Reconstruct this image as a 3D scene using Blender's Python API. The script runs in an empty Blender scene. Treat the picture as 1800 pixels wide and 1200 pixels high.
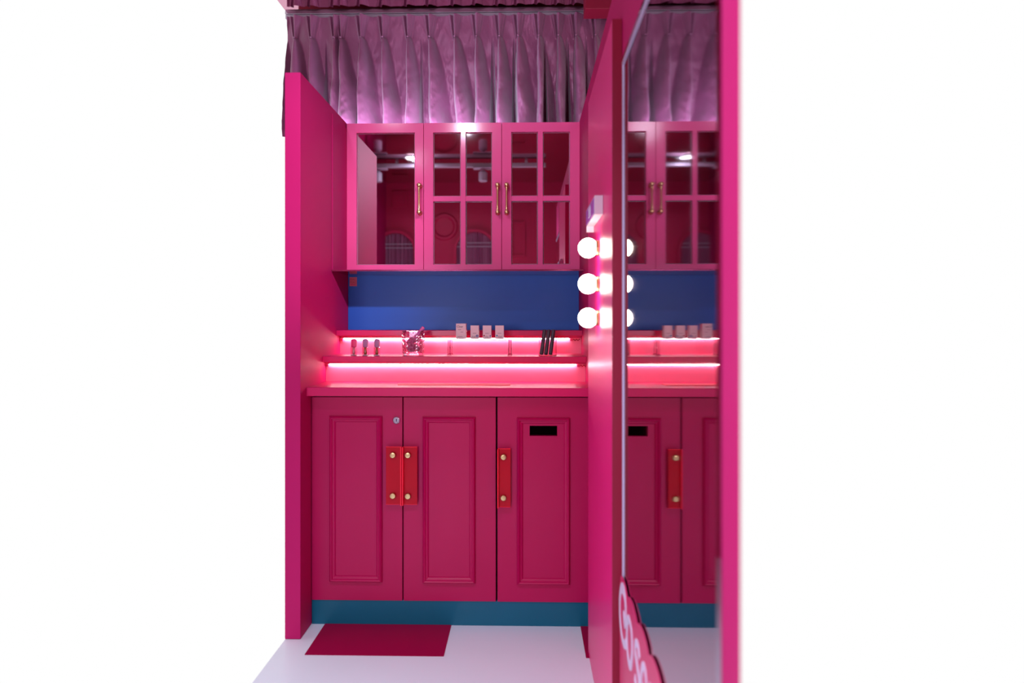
import bpy, bmesh, math, random
from mathutils import Vector, Matrix, noise
random.seed(4)
S = bpy.context.scene
COL = S.collection
PI = math.pi

# ------------------------------------------------------------------ camera, world, exposure
TH, FPX, CX, CY, H = 0.0217, 1150.0, 900.0, 564.0, 1.063
cam_d = bpy.data.cameras.new('camera')
cam = bpy.data.objects.new('camera', cam_d); COL.objects.link(cam)
cam.location = (0, 0, H); cam.rotation_euler = (PI/2, 0, TH)
cam_d.sensor_width = 36.0; cam_d.lens = 36.0*FPX/1800.0
cam_d.shift_y = -36.0/1800.0
cam_d.clip_start = 0.05
cam_d.dof.use_dof = True; cam_d.dof.focus_distance = 2.6; cam_d.dof.aperture_fstop = 2.0
S.camera = cam

W = bpy.data.worlds.new('world'); S.world = W; W.use_nodes = True
W.node_tree.nodes['Background'].inputs[0].default_value = (1, 1, 1, 1)
W.node_tree.nodes['Background'].inputs[1].default_value = 1.0

S.view_settings.view_transform = 'Standard'; S.view_settings.look = 'None'
S.view_settings.gamma = 1.0; S.view_settings.use_curve_mapping = False
S.view_settings.exposure = 0.0
S.cycles.use_denoising = True
S.cycles.max_bounces = 12; S.cycles.diffuse_bounces = 6; S.cycles.glossy_bounces = 6
S.cycles.transmission_bounces = 8; S.cycles.transparent_max_bounces = 24; S.cycles.sample_clamp_indirect = 6.0
S.cycles.caustics_reflective = False; S.cycles.caustics_refractive = False

def area(name, loc, target, size, power, col, size_y=None, shape=None, spread=None, parent=None):
    d = bpy.data.lights.new(name, 'AREA'); d.energy = power; d.color = col; d.size = size
    if size_y: d.shape = 'RECTANGLE'; d.size_y = size_y
    if shape: d.shape = shape
    if spread: d.spread = spread
    o = bpy.data.objects.new(name, d); COL.objects.link(o); o.location = loc
    z = (Vector(loc)-Vector(target)).normalized(); x = Vector((1, 0, 0)); x = (x-z*x.dot(z)).normalized(); y = z.cross(x)
    o.rotation_euler = Matrix((x, y, z)).transposed().to_euler()   # long side stays level
    return o
# the two recessed ceiling downlights whose discs show in the mirrored cabinet doors, plus one added fill spot
def spot(name, loc, target, power, col, angle, blend, rad):
    d = bpy.data.lights.new(name, 'SPOT'); d.energy = power; d.color = col; d.spot_size = math.radians(angle)
    d.spot_blend = blend; d.shadow_soft_size = rad
    o = bpy.data.objects.new(name, d); COL.objects.link(o); o.location = loc
    o.rotation_euler = (Vector(target)-Vector(loc)).to_track_quat('-Z', 'Y').to_euler()
    return o
spot('downlight_and_fill_beam', (-0.92, 1.00, 2.52), (-0.28, 2.715, 1.86), 30, (0.84, 0.80, 1.0), 50, 1.0, 0.035)
spot('downlight_and_fill_beam', (-0.446, 0.55, 2.515), (-0.22, 2.715, 1.86), 44, (0.84, 0.80, 1.0), 42, 1.0, 0.040)
area('downlight_and_fill_beam', (-0.99, -0.44, 2.525), (-0.99, -0.43, 1.2), 0.085, 4, (0.74, 0.82, 1.0), shape='DISK')
area('downlight_and_fill_beam', (-0.446, 0.55, 2.525), (-0.446, 0.56, 1.2), 0.085, 20, (0.74, 0.84, 1.0), shape='DISK', spread=math.radians(95))
spot('downlight_and_fill_beam', (0.45, 0.30, 2.52), (-0.76, 2.38, 1.45), 300, (0.95, 0.76, 1.0), 27, 1.0, 0.05)  # added fill without a fixture, brightens the left partition's inner face
# unseen fill light added behind the camera, a low soft source
area('rear_fill', (-0.85, -0.9, 1.12), (-0.3, 2.7, 1.1), 0.7, 27, (0.84, 0.84, 1.0), size_y=0.5)
# tube light lying on the cabinet tops, washing the curtain
area('curtain_wash', (-0.45, 2.95, 1.905), (-0.43, 3.14, 2.15), 0.98, 6.5, (0.72, 0.74, 1.0), size_y=0.03)

# ------------------------------------------------------------------ helpers
def X(px, Y): return Y*math.tan(math.atan((px-CX)/FPX)-TH)
def Z(py, Y, x=0.0): return H-(py-CY)/FPX*(Y*math.cos(TH)-x*math.sin(TH))
def lin(c):
    return tuple(((v/255)/12.92 if v/255 <= .04045 else ((v/255+.055)/1.055)**2.4) for v in c)

def mat(name, color, rough=0.4, metal=0.0, coat=0.0, coat_rough=0.1, trans=0.0, ior=1.5, emit=None, estr=0.0,
        bump=0.0, bscale=60.0, vary=0.0, vscale=8.0, sheen=0.0, spec=0.5, alpha=1.0, aniso=0.0):
    m = bpy.data.materials.new(name); m.use_nodes = True
    nt = m.node_tree; b = nt.nodes['Principled BSDF']
    b.inputs['Base Color'].default_value = (*color, 1)
    b.inputs['Roughness'].default_value = rough
    b.inputs['Metallic'].default_value = metal
    b.inputs['Coat Weight'].default_value = coat
    b.inputs['Coat Roughness'].default_value = coat_rough
    b.inputs['Transmission Weight'].default_value = trans
    b.inputs['IOR'].default_value = ior
    b.inputs['Sheen Weight'].default_value = sheen
    b.inputs['Specular IOR Level'].default_value = spec
    b.inputs['Alpha'].default_value = alpha
    if emit:
        b.inputs['Emission Color'].default_value = (*emit, 1); b.inputs['Emission Strength'].default_value = estr
    tc = nt.nodes.new('ShaderNodeTexCoord')
    if vary:
        n = nt.nodes.new('ShaderNodeTexNoise'); n.inputs['Scale'].default_value = vscale; n.inputs['Detail'].default_value = 4
        nt.links.new(tc.outputs['Object'], n.inputs['Vector'])
        r = nt.nodes.new('ShaderNodeMapRange'); r.inputs['To Min'].default_value = 1-vary; r.inputs['To Max'].default_value = 1+vary*0.6
        nt.links.new(n.outputs['Fac'], r.inputs['Value'])
        mx = nt.nodes.new('ShaderNodeMix'); mx.data_type = 'RGBA'; mx.blend_type = 'MULTIPLY'; mx.inputs[0].default_value = 1
        mx.inputs[6].default_value = (*color, 1); nt.links.new(r.outputs[0], mx.inputs[7])
        nt.links.new(mx.outputs[2], b.inputs['Base Color'])
    if bump:
        n = nt.nodes.new('ShaderNodeTexNoise'); n.inputs['Scale'].default_value = bscale; n.inputs['Detail'].default_value = 5
        nt.links.new(tc.outputs['Object'], n.inputs['Vector'])
        bp = nt.nodes.new('ShaderNodeBump'); bp.inputs['Strength'].default_value = bump; bp.inputs['Distance'].default_value = 0.002
        nt.links.new(n.outputs['Fac'], bp.inputs['Height']); nt.links.new(bp.outputs[0], b.inputs['Normal'])
    return m

PINK = (0.50, 0.010, 0.135)
M = {}
M['wall'] = mat('pink_wall_paint', PINK, 0.6, spec=0.15, bump=0.05, bscale=90, vary=0.04)
M['door'] = mat('pink_door_lacquer', (0.46, 0.003, 0.09), 0.42, spec=0.2, coat=0.14, coat_rough=0.2, bump=0.06, bscale=70, vary=0.05)
M['upper'] = mat('lightened_pink_satin_lacquer', (0.88, 0.085, 0.31), 0.55, coat=0.6, coat_rough=0.13, spec=0.3, bump=0.10, bscale=45, vary=0.03)  # lacquer lightened: the cool spot's brightening is put into the colour
M['shelf'] = mat('pink_shelf_paint', (0.64, 0.005, 0.12), 0.4, spec=0.25, coat=0.12, coat_rough=0.15, bump=0.04)
M['riser'] = mat('pink_riser_led_washed', (0.84, 0.17, 0.32), 0.45, coat=0.2)  # shelf pink made paler, the strip light's overexposure put into the colour
M['gloss'] = mat('pink_gloss_board', (0.85, 0.008, 0.22), 0.42, coat=0.28, coat_rough=0.28, vary=0.03)
M['ceil'] = mat('dark_pink_gloss_ceiling', (0.70, 0.32, 0.45), 0.07, metal=1.0, vary=0.05)
M['rear'] = mat('rear_wall_pink', (0.60, 0.012, 0.10), 0.5, vary=0.05)
M['deep'] = mat('deep_red_paint_and_shade', (0.27, 0.0, 0.028), 0.5, vary=0.05)  # also carries the shade on the light board's end face
M['blue'] = mat('blue_panel', (0.018, 0.115, 0.52), 0.45, spec=0.25, coat=0.06, coat_rough=0.25, vary=0.05)
M['teal'] = mat('teal_plinth', (0.002, 0.13, 0.21), 0.33, spec=0.3, coat=0.1, coat_rough=0.15, vary=0.08)
M['floor'] = mat('white_vinyl_floor', (0.82, 0.92, 1.0), 0.42, coat=0.12, coat_rough=0.25, vary=0.05, vscale=3)
M['mat'] = mat('crimson_vinyl', (0.34, 0.0, 0.055), 0.5, spec=0.2, vary=0.06)
M['mirror'] = mat('mirror_silver', (0.80, 0.72, 0.76), 0.02, metal=1.0)
M['mirror2'] = mat('wall_mirror_silver', (0.50, 0.42, 0.46), 0.035, metal=1.0)
M['bevel'] = mat('mirror_bevel', (0.86, 0.90, 0.95), 0.35, metal=0.8)
M['clip'] = mat('pale_chrome', (0.45, 0.42, 0.50), 0.25, metal=1.0)
M['trim'] = mat('lilac_white_trim', (0.60, 0.56, 0.78), 0.25, coat=0.4)
M['brass'] = mat('brushed_brass', (0.62, 0.48, 0.22), 0.28, metal=1.0, bump=0.05, bscale=200)
M['chrome'] = mat('chrome', (0.92, 0.92, 0.97), 0.3, metal=1.0)
M['black'] = mat('black_void', (0.003, 0.001, 0.001), 0.8, spec=0.0)
M['gap'] = mat('dark_red_gap', (0.04, 0.0, 0.006), 0.6)
M['neon'] = mat('red_acrylic', (0.58, 0.0, 0.02), 0.3, trans=0.2, spec=0.1)
M['neon_edge'] = mat('red_acrylic_edge', (0.95, 0.01, 0.05), 0.3, spec=0.3)
def thin_glass(name, tint, amount):
    m = bpy.data.materials.new(name); m.use_nodes = True; nt = m.node_tree
    nt.nodes.remove(nt.nodes['Principled BSDF'])
    tr = nt.nodes.new('ShaderNodeBsdfTransparent'); tr.inputs[0].default_value = (*tint, 1)
    gl = nt.nodes.new('ShaderNodeBsdfGlossy'); gl.inputs['Roughness'].default_value = 0.04
    lw = nt.nodes.new('ShaderNodeFresnel'); lw.inputs['IOR'].default_value = 1.5
    ma = nt.nodes.new('ShaderNodeMath'); ma.operation = 'MULTIPLY_ADD'; ma.inputs[1].default_value = 0.9; ma.inputs[2].default_value = amount
    nt.links.new(lw.outputs[0], ma.inputs[0])
    mx = nt.nodes.new('ShaderNodeMixShader'); nt.links.new(ma.outputs[0], mx.inputs[0])
    nt.links.new(tr.outputs[0], mx.inputs[1]); nt.links.new(gl.outputs[0], mx.inputs[2])
    nt.links.new(mx.outputs[0], nt.nodes['Material Output'].inputs[0])
    return m
M['clear'] = thin_glass('clear_acrylic', (0.97, 0.88, 0.93), 0.03)
M['glass'] = thin_glass('pressed_glass', (0.97, 0.86, 0.93), 0.02)
M['curtain'] = None
M['rail'] = mat('rail_lilac_white', (0.50, 0.40, 0.50), 0.45, vary=0.03)
M['white'] = mat('white_plastic', (0.75, 0.72, 0.78), 0.4)
M['lilac'] = mat('lilac_sign_face', (0.42, 0.12, 0.62), 0.35)
M['paper'] = mat('pale_pink_card', (0.90, 0.76, 0.74), 0.6, vary=0.04)
M['ink'] = mat('grey_ink', (0.16, 0.08, 0.10), 0.6)
M['inkblue'] = mat('blue_ink', (0.01, 0.02, 0.32), 0.5)
M['inkred'] = mat('red_ink', (0.45, 0.0, 0.03), 0.5)
M['inkcyan'] = mat('cyan_ink', (0.10, 0.35, 0.55), 0.5)
M['tube'] = mat('charcoal_tube', (0.055, 0.045, 0.06), 0.35, coat=0.3)
M['mauve'] = mat('mauve_cap', (0.42, 0.17, 0.33), 0.3, coat=0.3)
M['redcap'] = mat('pink_red_cap', (0.72, 0.03, 0.16), 0.3, coat=0.3)
M['amber'] = mat('amber_gloss', (0.42, 0.12, 0.03), 0.15, coat=0.5)
M['blush'] = mat('blush_gloss', (0.75, 0.22, 0.25), 0.15, coat=0.5)
M['pearl'] = mat('pink_bead', (0.92, 0.34, 0.50), 0.3, coat=0.3, vary=0.3, vscale=120)
M['hotpink'] = mat('hot_pink_tube', (0.90, 0.22, 0.55), 0.3, coat=0.6)
M['letter'] = mat('pale_lettering', (0.70, 0.62, 0.80), 0.4)
M['signpink'] = mat('sign_pink', (0.66, 0.016, 0.13), 0.4, coat=0.1, vary=0.03)
M['bulb'] = mat('lit_frosted_bulb', (1, 0.95, 0.85), 0.5, emit=(1.0, 0.88, 0.72), estr=15.0)
M['led'] = mat('lit_led_strip', (1, 1, 1), 0.5, emit=(1.0, 0.90, 0.92), estr=42.0)
M['lamp'] = mat('lit_diffuser', (1, 1, 1), 0.5, emit=(0.9, 0.95, 1.0), estr=5.0)
M['lamp2'] = mat('lit_bright_diffuser', (1, 1, 1), 0.5, emit=(0.9, 0.95, 1.0), estr=70.0)
M['glow'] = mat('lit_red_sign', (1, 0.2, 0.2), 0.5, emit=(1.0, 0.15, 0.18), estr=1.6)

def satin():
    m = mat('mauve_satin', (0.27, 0.068, 0.165), 0.40, sheen=0.35, spec=0.8)
    nt = m.node_tree; b = nt.nodes['Principled BSDF']
    tc = nt.nodes.new('ShaderNodeTexCoord'); mp = nt.nodes.new('ShaderNodeMapping')
    mp.inputs['Scale'].default_value = (1.0, 1.0, 0.45); nt.links.new(tc.outputs['Object'], mp.inputs[0])
    n = nt.nodes.new('ShaderNodeTexNoise'); n.inputs['Scale'].default_value = 24; n.inputs['Detail'].default_value = 6
    n.inputs['Distortion'].default_value = 1.2
    nt.links.new(mp.outputs[0], n.inputs['Vector'])
    w = nt.nodes.new('ShaderNodeTexNoise'); w.inputs['Scale'].default_value = 420; w.inputs['Detail'].default_value = 2
    nt.links.new(tc.outputs['Object'], w.inputs['Vector'])
    b1 = nt.nodes.new('ShaderNodeBump'); b1.inputs['Strength'].default_value = 0.35; b1.inputs['Distance'].default_value = 0.006
    nt.links.new(n.outputs['Fac'], b1.inputs['Height'])
    b2 = nt.nodes.new('ShaderNodeBump'); b2.inputs['Strength'].default_value = 0.25; b2.inputs['Distance'].default_value = 0.001
    nt.links.new(w.outputs['Fac'], b2.inputs['Height']); nt.links.new(b1.outputs[0], b2.inputs['Normal'])
    nt.links.new(b2.outputs[0], b.inputs['Normal'])
    b.inputs['Metallic'].default_value = 0.15
    return m
M['curtain'] = satin()

def new_bm(): return bmesh.new()
def box(bm, x0, x1, y0, y1, z0, z1, bev=0.0, seg=2):
    r = bmesh.ops.create_cube(bm, size=1.0)
    vs = r['verts']
    for v in vs:
        v.co = Vector(((x0+x1)/2+v.co.x*(x1-x0), (y0+y1)/2+v.co.y*(y1-y0), (z0+z1)/2+v.co.z*(z1-z0)))
    if bev > 0:
        es = list({e for v in vs for e in v.link_edges})
        bmesh.ops.bevel(bm, geom=es, offset=bev, segments=seg, profile=0.5, affect='EDGES')
    return bm
def prism(bm, pts, axis, a, b):
    """extrude a 2D outline; axis 'x': pts=(y,z), 'y': pts=(x,z), 'z': pts=(x,y)"""
    def mk(p, t):
        return {'x': (t, p[0], p[1]), 'y': (p[0], t, p[1]), 'z': (p[0], p[1], t)}[axis]
    A = [bm.verts.new(mk(p, a)) for p in pts]; B = [bm.verts.new(mk(p, b)) for p in pts]
    n = len(pts)
    bm.faces.new(A); bm.faces.new(B[::-1])
    for i in range(n): bm.faces.new((A[i], B[i], B[(i+1) % n], A[(i+1) % n]))
    bmesh.ops.recalc_face_normals(bm, faces=bm.faces)
    return bm
def lathe(bm, prof, origin, axis='z', seg=32, caps=True):
    """prof: list of (radius, distance along axis)"""
    o = Vector(origin); rings = []
    for r, t in prof:
        ring = []
        for k in range(seg):
            a = 2*PI*k/seg; c, s = math.cos(a)*r, math.sin(a)*r
            p = {'z': Vector((c, s, t)), 'y': Vector((c, t, s)), 'x': Vector((t, c, s))}[axis]
            ring.append(bm.verts.new(o+p))
        rings.append(ring)
    for i in range(len(rings)-1):
        for k in range(seg):
            bm.faces.new((rings[i][k], rings[i][(k+1) % seg], rings[i+1][(k+1) % seg], rings[i+1][k]))
    if caps:
        bm.faces.new(rings[0][::-1]); bm.faces.new(rings[-1])
    bmesh.ops.recalc_face_normals(bm, faces=bm.faces)
    return bm
def ball(bm, c, r, seg=24):
    bmesh.ops.create_uvsphere(bm, u_segments=seg, v_segments=seg//2, radius=r, matrix=Matrix.Translation(c)); return bm
def ring_frame(bm, x0, x1, z0, z1, prof):
    """closed picture-frame moulding; prof = [(inset, y)] walked round the section"""
    loops = []
    for ins, y in prof:
        loops.append([bm.verts.new(p) for p in ((x0+ins, y, z0+ins), (x1-ins, y, z0+ins), (x1-ins, y, z1-ins), (x0+ins, y, z1-ins))])
    n = len(loops)
    for i in range(n):
        A, B = loops[i], loops[(i+1) % n]
        for k in range(4): bm.faces.new((A[k], A[(k+1) % 4], B[(k+1) % 4], B[k]))
    bmesh.ops.recalc_face_normals(bm, faces=bm.faces)
    return bm
def world_loc(o):
    v = Vector((0, 0, 0))
    while o: v += o.location; o = o.parent
    return v
def obj(name, bm, m, parent=None, smooth=False, label=None, kind=None, loc=None):
    me = bpy.data.meshes.new(name)
    off = world_loc(parent) if parent else Vector(loc or (0, 0, 0))
    bmesh.ops.translate(bm, verts=bm.verts, vec=-off)
    bm.to_mesh(me); bm.free()
    me.materials.append(M[m] if isinstance(m, str) else m)
    if smooth:
        for p in me.polygons: p.use_smooth = True
    o = bpy.data.objects.new(name, me); COL.objects.link(o)
    if parent: o.parent = parent
    else: o.location = off
    if label: o['label'] = label
    if kind: o['kind'] = kind
    return o
def tag(o, label, cat, group=None):
    o['label'] = label; o['category'] = cat
    if group: o['group'] = group
    return o
def thing(name, label, cat, loc, group=None):
    o = bpy.data.objects.new(name, None); COL.objects.link(o); o.empty_display_size = 0.05
    o.location = loc; return tag(o, label, cat, group)
def dup(o, loc=None, parent=None):
    c = o.copy(); COL.objects.link(c)
    if parent: c.parent = parent
    if loc is not None: c.location = loc
    for ch in list(o.children): dup(ch, None, c)
    return c
def struct(name, bm, m): return obj(name, bm, m, kind='structure')
def text_bm(s, size, org, right, up, depth=0.0004, bold=0.0):
    """lettering as solid geometry laid on the plane spanned by right/up"""
    cu = bpy.data.curves.new('t', 'FONT'); cu.body = s; cu.size = size; cu.extrude = depth; cu.offset = bold; cu.resolution_u = 3
    cu.align_x = 'CENTER'; cu.align_y = 'CENTER'
    o = bpy.data.objects.new('t', cu); COL.objects.link(o)
    dg = bpy.context.evaluated_depsgraph_get(); dg.update()
    me = bpy.data.meshes.new_from_object(o.evaluated_get(dg))
    bm = new_bm(); bm.from_mesh(me)
    r, u = Vector(right), Vector(up); n = r.cross(u)
    mt = Matrix((r, u, n)).transposed().to_4x4(); mt.translation = Vector(org)
    bmesh.ops.transform(bm, matrix=mt, verts=bm.verts)
    bpy.data.objects.remove(o); bpy.data.curves.remove(cu); bpy.data.meshes.remove(me)
    return bm

# ------------------------------------------------------------------ planes of the niche (metres)
XL, XR, XA = -0.7535, 0.2217, 0.199
YC, YB, YU, YP = 2.224, 2.277, 2.715, 2.515        # counter front, base doors, upper doors, plate front
YS1, YR1, YS2, YR2, YW = 2.404, 2.445, 2.577, 2.632, 2.750
ZT = 1.893                                           # top of partitions
CEIL = 2.545
ZC = Z(681.5, YC); ZCB = Z(697, YC)
ZS1 = Z(626.5, YS1); ZS1B = Z(637, YS1)
ZS2 = Z(580.5, YS2); ZS2B = Z(590, YS2)
ZPB = Z(476, YP); ZPT = ZPB+0.006

# ------------------------------------------------------------------ structure
bm = new_bm(); prism(bm, [(-1.5, -1.6), (0.8, -1.6), (0.8, 1.0), (0.26, 1.0), (0.26, 3.3), (-0.805, 3.3), (-0.805, 1.86), (-1.5, 1.86)], 'z', -0.03, 0.0)
struct('floor', bm, 'floor')
bm = new_bm(); prism(bm, [(-1.5, -1.6), (0.8, -1.6), (0.95, 2.6), (0.95, 3.3), (-1.15, 3.3), (-1.15, 2.75), (-1.5, 2.4)], 'z', CEIL, CEIL+0.03)
struct('ceiling', bm, 'ceil')
bm = new_bm(); box(bm, XL-0.0525, XL, 2.168, 3.28, 0.001, ZT, 0.0015)
struct('wall_left', bm, 'wall')
# right wall: a 40 mm partition with a splayed front end
bm = new_bm(); prism(bm, [(XR, 0.682), (XR, 3.28), (XR+0.04, 3.28), (XR+0.04, 0.81)], 'z', 0.001, ZT)
struct('wall_right', bm, 'wall')
bm = new_bm(); box(bm, -1.15, 0.95, 3.28, 3.31, 0.0, CEIL)
struct('wall_back', bm, 'deep')
bm = new_bm(); box(bm, -1.5, 0.8, -1.56, -1.53, 0.0, CEIL)
struct('wall_rear', bm, 'rear')
bm = new_bm(); box(bm, -1.53, -1.5, -1.56, 1.76, 0.0, CEIL)
struct('wall_room_left', bm, 'wall')
bm = new_bm(); box(bm, 0.8, 0.83, -1.56, 1.0, 0.0, CEIL)
struct('wall_room_right', bm, 'wall')
# dropped dark red beam at the top right
bm = new_bm(); box(bm, X(1029, 2.95), 0.93, 2.95, 3.05, Z(16.5, 2.95), CEIL, 0.002)
struct('trim_1', bm, 'deep')

# ------------------------------------------------------------------ curtain and rail
def make_curtain():
    t = thing('pleated_curtain', 'mauve satin pinch-pleated curtain hanging behind the wall cabinets', 'curtain', (-0.28, 3.12, 2.5))
    YQ = 3.12
    pins = [498, 520, 549, 589, 601, 636, 674, 718, 756, 800, 838, 878, 911, 947, 981, 1012, 1046, 1078, 1112, 1150]
    cs = []
    for i, p in enumerate(pins):
        cs.append((X(p, YQ), random.uniform(.0, 0.030), random.uniform(0.038, 0.052), random.uniform(0.055, 0.085), random.uniform(0.8, 1.2)))
    ztop, zp, zbot = Z(27, YQ), Z(66, YQ), 1.93
    slots = [(X(p, YQ), w, d) for p, w, d in ((573, .008, .05), (632, .006, .05), (741, .006, .04), (866, .010, .09), (904, .010, .09), (957, .008, .08), (997, .011, .09), (1030, .008, .06))]
    nx, nz = 1150, 84
    x0, x1 = X(505.5, YQ), 0.62
    bm = new_bm(); rows = []
    for j in range(nz+1):
        z = ztop+(zbot-ztop)*(j/nz)
        k = max(0.0, (zp-z)/(zp-zbot)); h = max(0.0, (z-zp)/(ztop-zp))
        row = []
        for i in range(nx+1):
            x = x0+(x1-x0)*i/nx
            y = 0.0
            for (c, lean, w, a, q) in cs:
                cc = c+lean*k*0.9
                if h > 0: ww = 0.008+0.012*h; aa = 0.020+0.004*h
                else: ww = 0.009+(w-0.009)*min(1, k*1.25)**0.6; aa = 0.024+a*k**0.65
                cc += 0.005*k*math.sin(z*17+c*40)
                d = abs(x-cc)/ww
                if x < cc:
                    u = (cc-x)/(ww*0.42); v = aa*math.sqrt(1-u*u) if u < 1 else 0
                else:
                    u = (x-cc)/(ww*(1.9+0.5*(q-1))); v = aa*(0.5+0.5*math.cos(PI*min(1, u)))**0.8 if u < 1 else 0
                y = max(y, v)
                if h > 0 and d < 2.5: y = max(y, 0.010*math.exp(-((d-1.2)/0.35)**2))
            # slack of the flat cloth between pleats
            y += 0.010*math.sin(x*23+1.3)*(0.3+k)+0.005*math.sin(x*47+2.0*k+0.5)*(0.35+0.65*k)
            for (g, gw, gd) in slots:
                y -= gd*min(1, k*1.3)*math.exp(-((x-g-0.004*k)/(gw*(0.35+k)))**4)
            # wrinkles
            n1 = noise.noise(Vector((x*16+z*7, z*9, 1.7)))
            n2 = noise.noise(Vector((x*42-z*16, z*22, 5.1)))
            n3 = noise.noise(Vector((x*95+z*30, z*60, 9.4)))
            y += 0.012*n1*(0.4+k)+0.0034*n2*(0.35+1.2*k)+0.0011*n3*(0.3+1.8*k)
            zz = z
            if j < 14:  # header top edge dips between hooks
                near = min(abs(x-c[0]) for c in cs)
                zz = z+(0.004-0.07*min(near, 0.05))*(1-j/14)
            row.append(bm.verts.new((x, YQ-y, zz)))
        rows.append(row)
    for j in range(nz):
        for i in range(nx):
            bm.faces.new((rows[j][i], rows[j][i+1], rows[j+1][i+1], rows[j+1][i]))
    cl = obj('cloth', bm, 'curtain', t, smooth=True)
    # stitched header tape seam
    for c in cs:
        if c[0] > x1 or c[0] < x0: continue
        b = new_bm(); ball(b, (c[0], YQ-0.026, zp), 0.0055, 10); bmesh.ops.scale(b, verts=b.verts, vec=(1, 1, .8), space=Matrix.Translation((-c[0], -(YQ-.026), -zp)))
        obj('pinch_stitch', b, 'curtain', cl, smooth=True)
make_curtain()
t = thing('curtain_rail', 'pale lilac double curtain rail fixed just below the ceiling', 'rail', (-0.3, 3.08, 2.54))
bm = new_bm(); box(bm, X(501, 3.13), X(1028, 3.13), 3.13, 3.17, Z(20, 3.13), Z(14.5, 3.13), 0.001); obj('upper_rail', bm, 'rail', t)
bm = new_bm(); box(bm, X(501, 3.13), X(1075, 3.13), 3.135, 3.175, Z(27.5, 3.13), Z(21, 3.13), 0.001); obj('lower_rail', bm, 'rail', t)
bm = new_bm(); box(bm, X(501, 3.13), X(1028, 3.13), 3.15, 3.168, Z(14.5, 3.13), CEIL, 0); obj('mounting_plate', bm, 'deep', t)
# ------------------------------------------------------------------ base cabinets
ZDT, ZDB = Z(698.5, YB), Z(1057.5, YB)
def acrylic_handle(door, x0, x1, edge, z0, z1, knobs):
    """red acrylic plate standing on two brass stand-offs, with a lip on the side of the gap"""
    bm = new_bm(); box(bm, x0, x1, YB-0.021, YB-0.017, z0, z1, 0.0006)
    h = obj('handle', bm, 'neon', door, label='translucent red acrylic pull plate')
    bm = new_bm()
    xe = x0 if edge < 0 else x1
    box(bm, min(xe, xe+0.004*-edge), max(xe, xe+0.004*-edge), YB-0.036, YB-0.0175, z0-0.001, z1+0.001, 0.0006)
    box(bm, x0, x1, YB-0.0225, YB-0.0165, z1-0.0012, z1+0.0008, 0.0003)
    box(bm, x0, x1, YB-0.0225, YB-0.0165, z0-0.0008, z0+0.0006, 0.0003)
    obj('edge_lip', bm, 'neon_edge', h)
    for (kx, kz) in knobs:
        bm = new_bm(); lathe(bm, [(0.0045, 0.0), (0.0045, -0.019), (0.0095, -0.021), (0.0105, -0.024), (0.0105, -0.029), (0.0088, -0.0315), (0.004, -0.032)], (kx, YB, kz), 'y', 24)
        obj('knob', bm, 'brass', h, smooth=False)
def base_door(t, x0, x1, m0, m1, mz1, mz0, slot=None):
    bm = new_bm()
    if slot:
        sx0, sx1, sz0, sz1 = slot
        v = lambda x, z, y: bm.verts.new((x, y, z))
        ring_frame(bm, 0, 1, 0, 1, [(0, 0), (0, 1), (.1, 1), (.1, 0)]); bmesh.ops.delete(bm, geom=bm.verts[:], context='VERTS')
        box(bm, x0, sx0, YB, YB+0.018, ZDB, ZDT); box(bm, sx1, x1, YB, YB+0.018, ZDB, ZDT)
        box(bm, sx0, sx1, YB, YB+0.018, ZDB, sz0); box(bm, sx0, sx1, YB, YB+0.018, sz1, ZDT)
    else: box(bm, x0, x1, YB, YB+0.018, ZDB, ZDT, 0.0012)
    d = obj('door', bm, 'door', t)
    bm = new_bm()
    ring_frame(bm, m0, m1, mz0, mz1, [(0, YB+0.0005), (0, YB-0.004), (0.002, YB-0.009), (0.006, YB-0.014), (0.010, YB-0.0115), (0.0125, YB-0.007),
                                      (0.0165, YB-0.006), (0.0195, YB-0.004), (0.021, YB-0.002), (0.022, YB+0.0005)])
    obj('moulding', bm, 'door', d)
    return d
xb = [XL+0.002, X(707.3, YB), X(709.2, YB), X(871.5, YB), X(874.5, YB), XR-0.002]
t1 = thing('base_cabinet', 'hot pink double base cabinet with chrome lock and paired red pulls', 'cabinet', (X(708, YB), YB, 0.0))
bm = new_bm(); box(bm, xb[0], X(872.5, YB), YB+0.02, 2.72, ZDB, ZCB-0.001); obj('carcass', bm, 'gap', t1)
d1 = base_door(t1, xb[0], xb[1], X(579.5, YB), X(672.5, YB), Z(731.5, YB), Z(1024.5, YB))
d2 = base_door(t1, xb[2], xb[3], X(743, YB), X(836, YB), Z(732.5, YB), Z(1025.5, YB))
hz0, hz1 = Z(884.5, YB), Z(784, YB)
acrylic_handle(d1, X(678.5, YB-.02), X(707, YB-.02), 1, hz0, hz1, [(X(690, YB-.03), Z(801, YB-.03)), (X(690, YB-.03), Z(873, YB-.03))])
acrylic_handle(d2, X(708, YB-.02), X(733.5, YB-.02), -1, hz0, hz1, [(X(716.5, YB-.03), Z(801, YB-.03)), (X(716.5, YB-.03), Z(873.5, YB-.03))])
bm = new_bm(); lathe(bm, [(0.0125, 0.0), (0.0125, -0.003), (0.0105, -0.0045), (0.009, -0.0045), (0.0085, -0.003), (0.001, -0.003)], (X(697, YB), YB, Z(739, YB)), 'y', 28)
lk = obj('lock', bm, 'clip', d1)
bm = new_bm(); box(bm, X(697, YB)-0.0012, X(697, YB)+0.0012, YB-0.0036, YB-0.003, Z(739, YB)-0.005, Z(739, YB)+0.005); obj('keyhole', bm, 'black', lk)
t2 = thing('base_cabinet', 'hot pink single base cabinet with black waste slot beside the right wall', 'cabinet', (X(955, YB), YB, 0.0))
bm = new_bm(); box(bm, X(873.5, YB), xb[5], YB+0.06, 2.72, ZDB, ZCB-0.001); obj('carcass', bm, 'gap', t2)
slot = (X(931, YB), X(979.5, YB), Z(766, YB), Z(748, YB))
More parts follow.
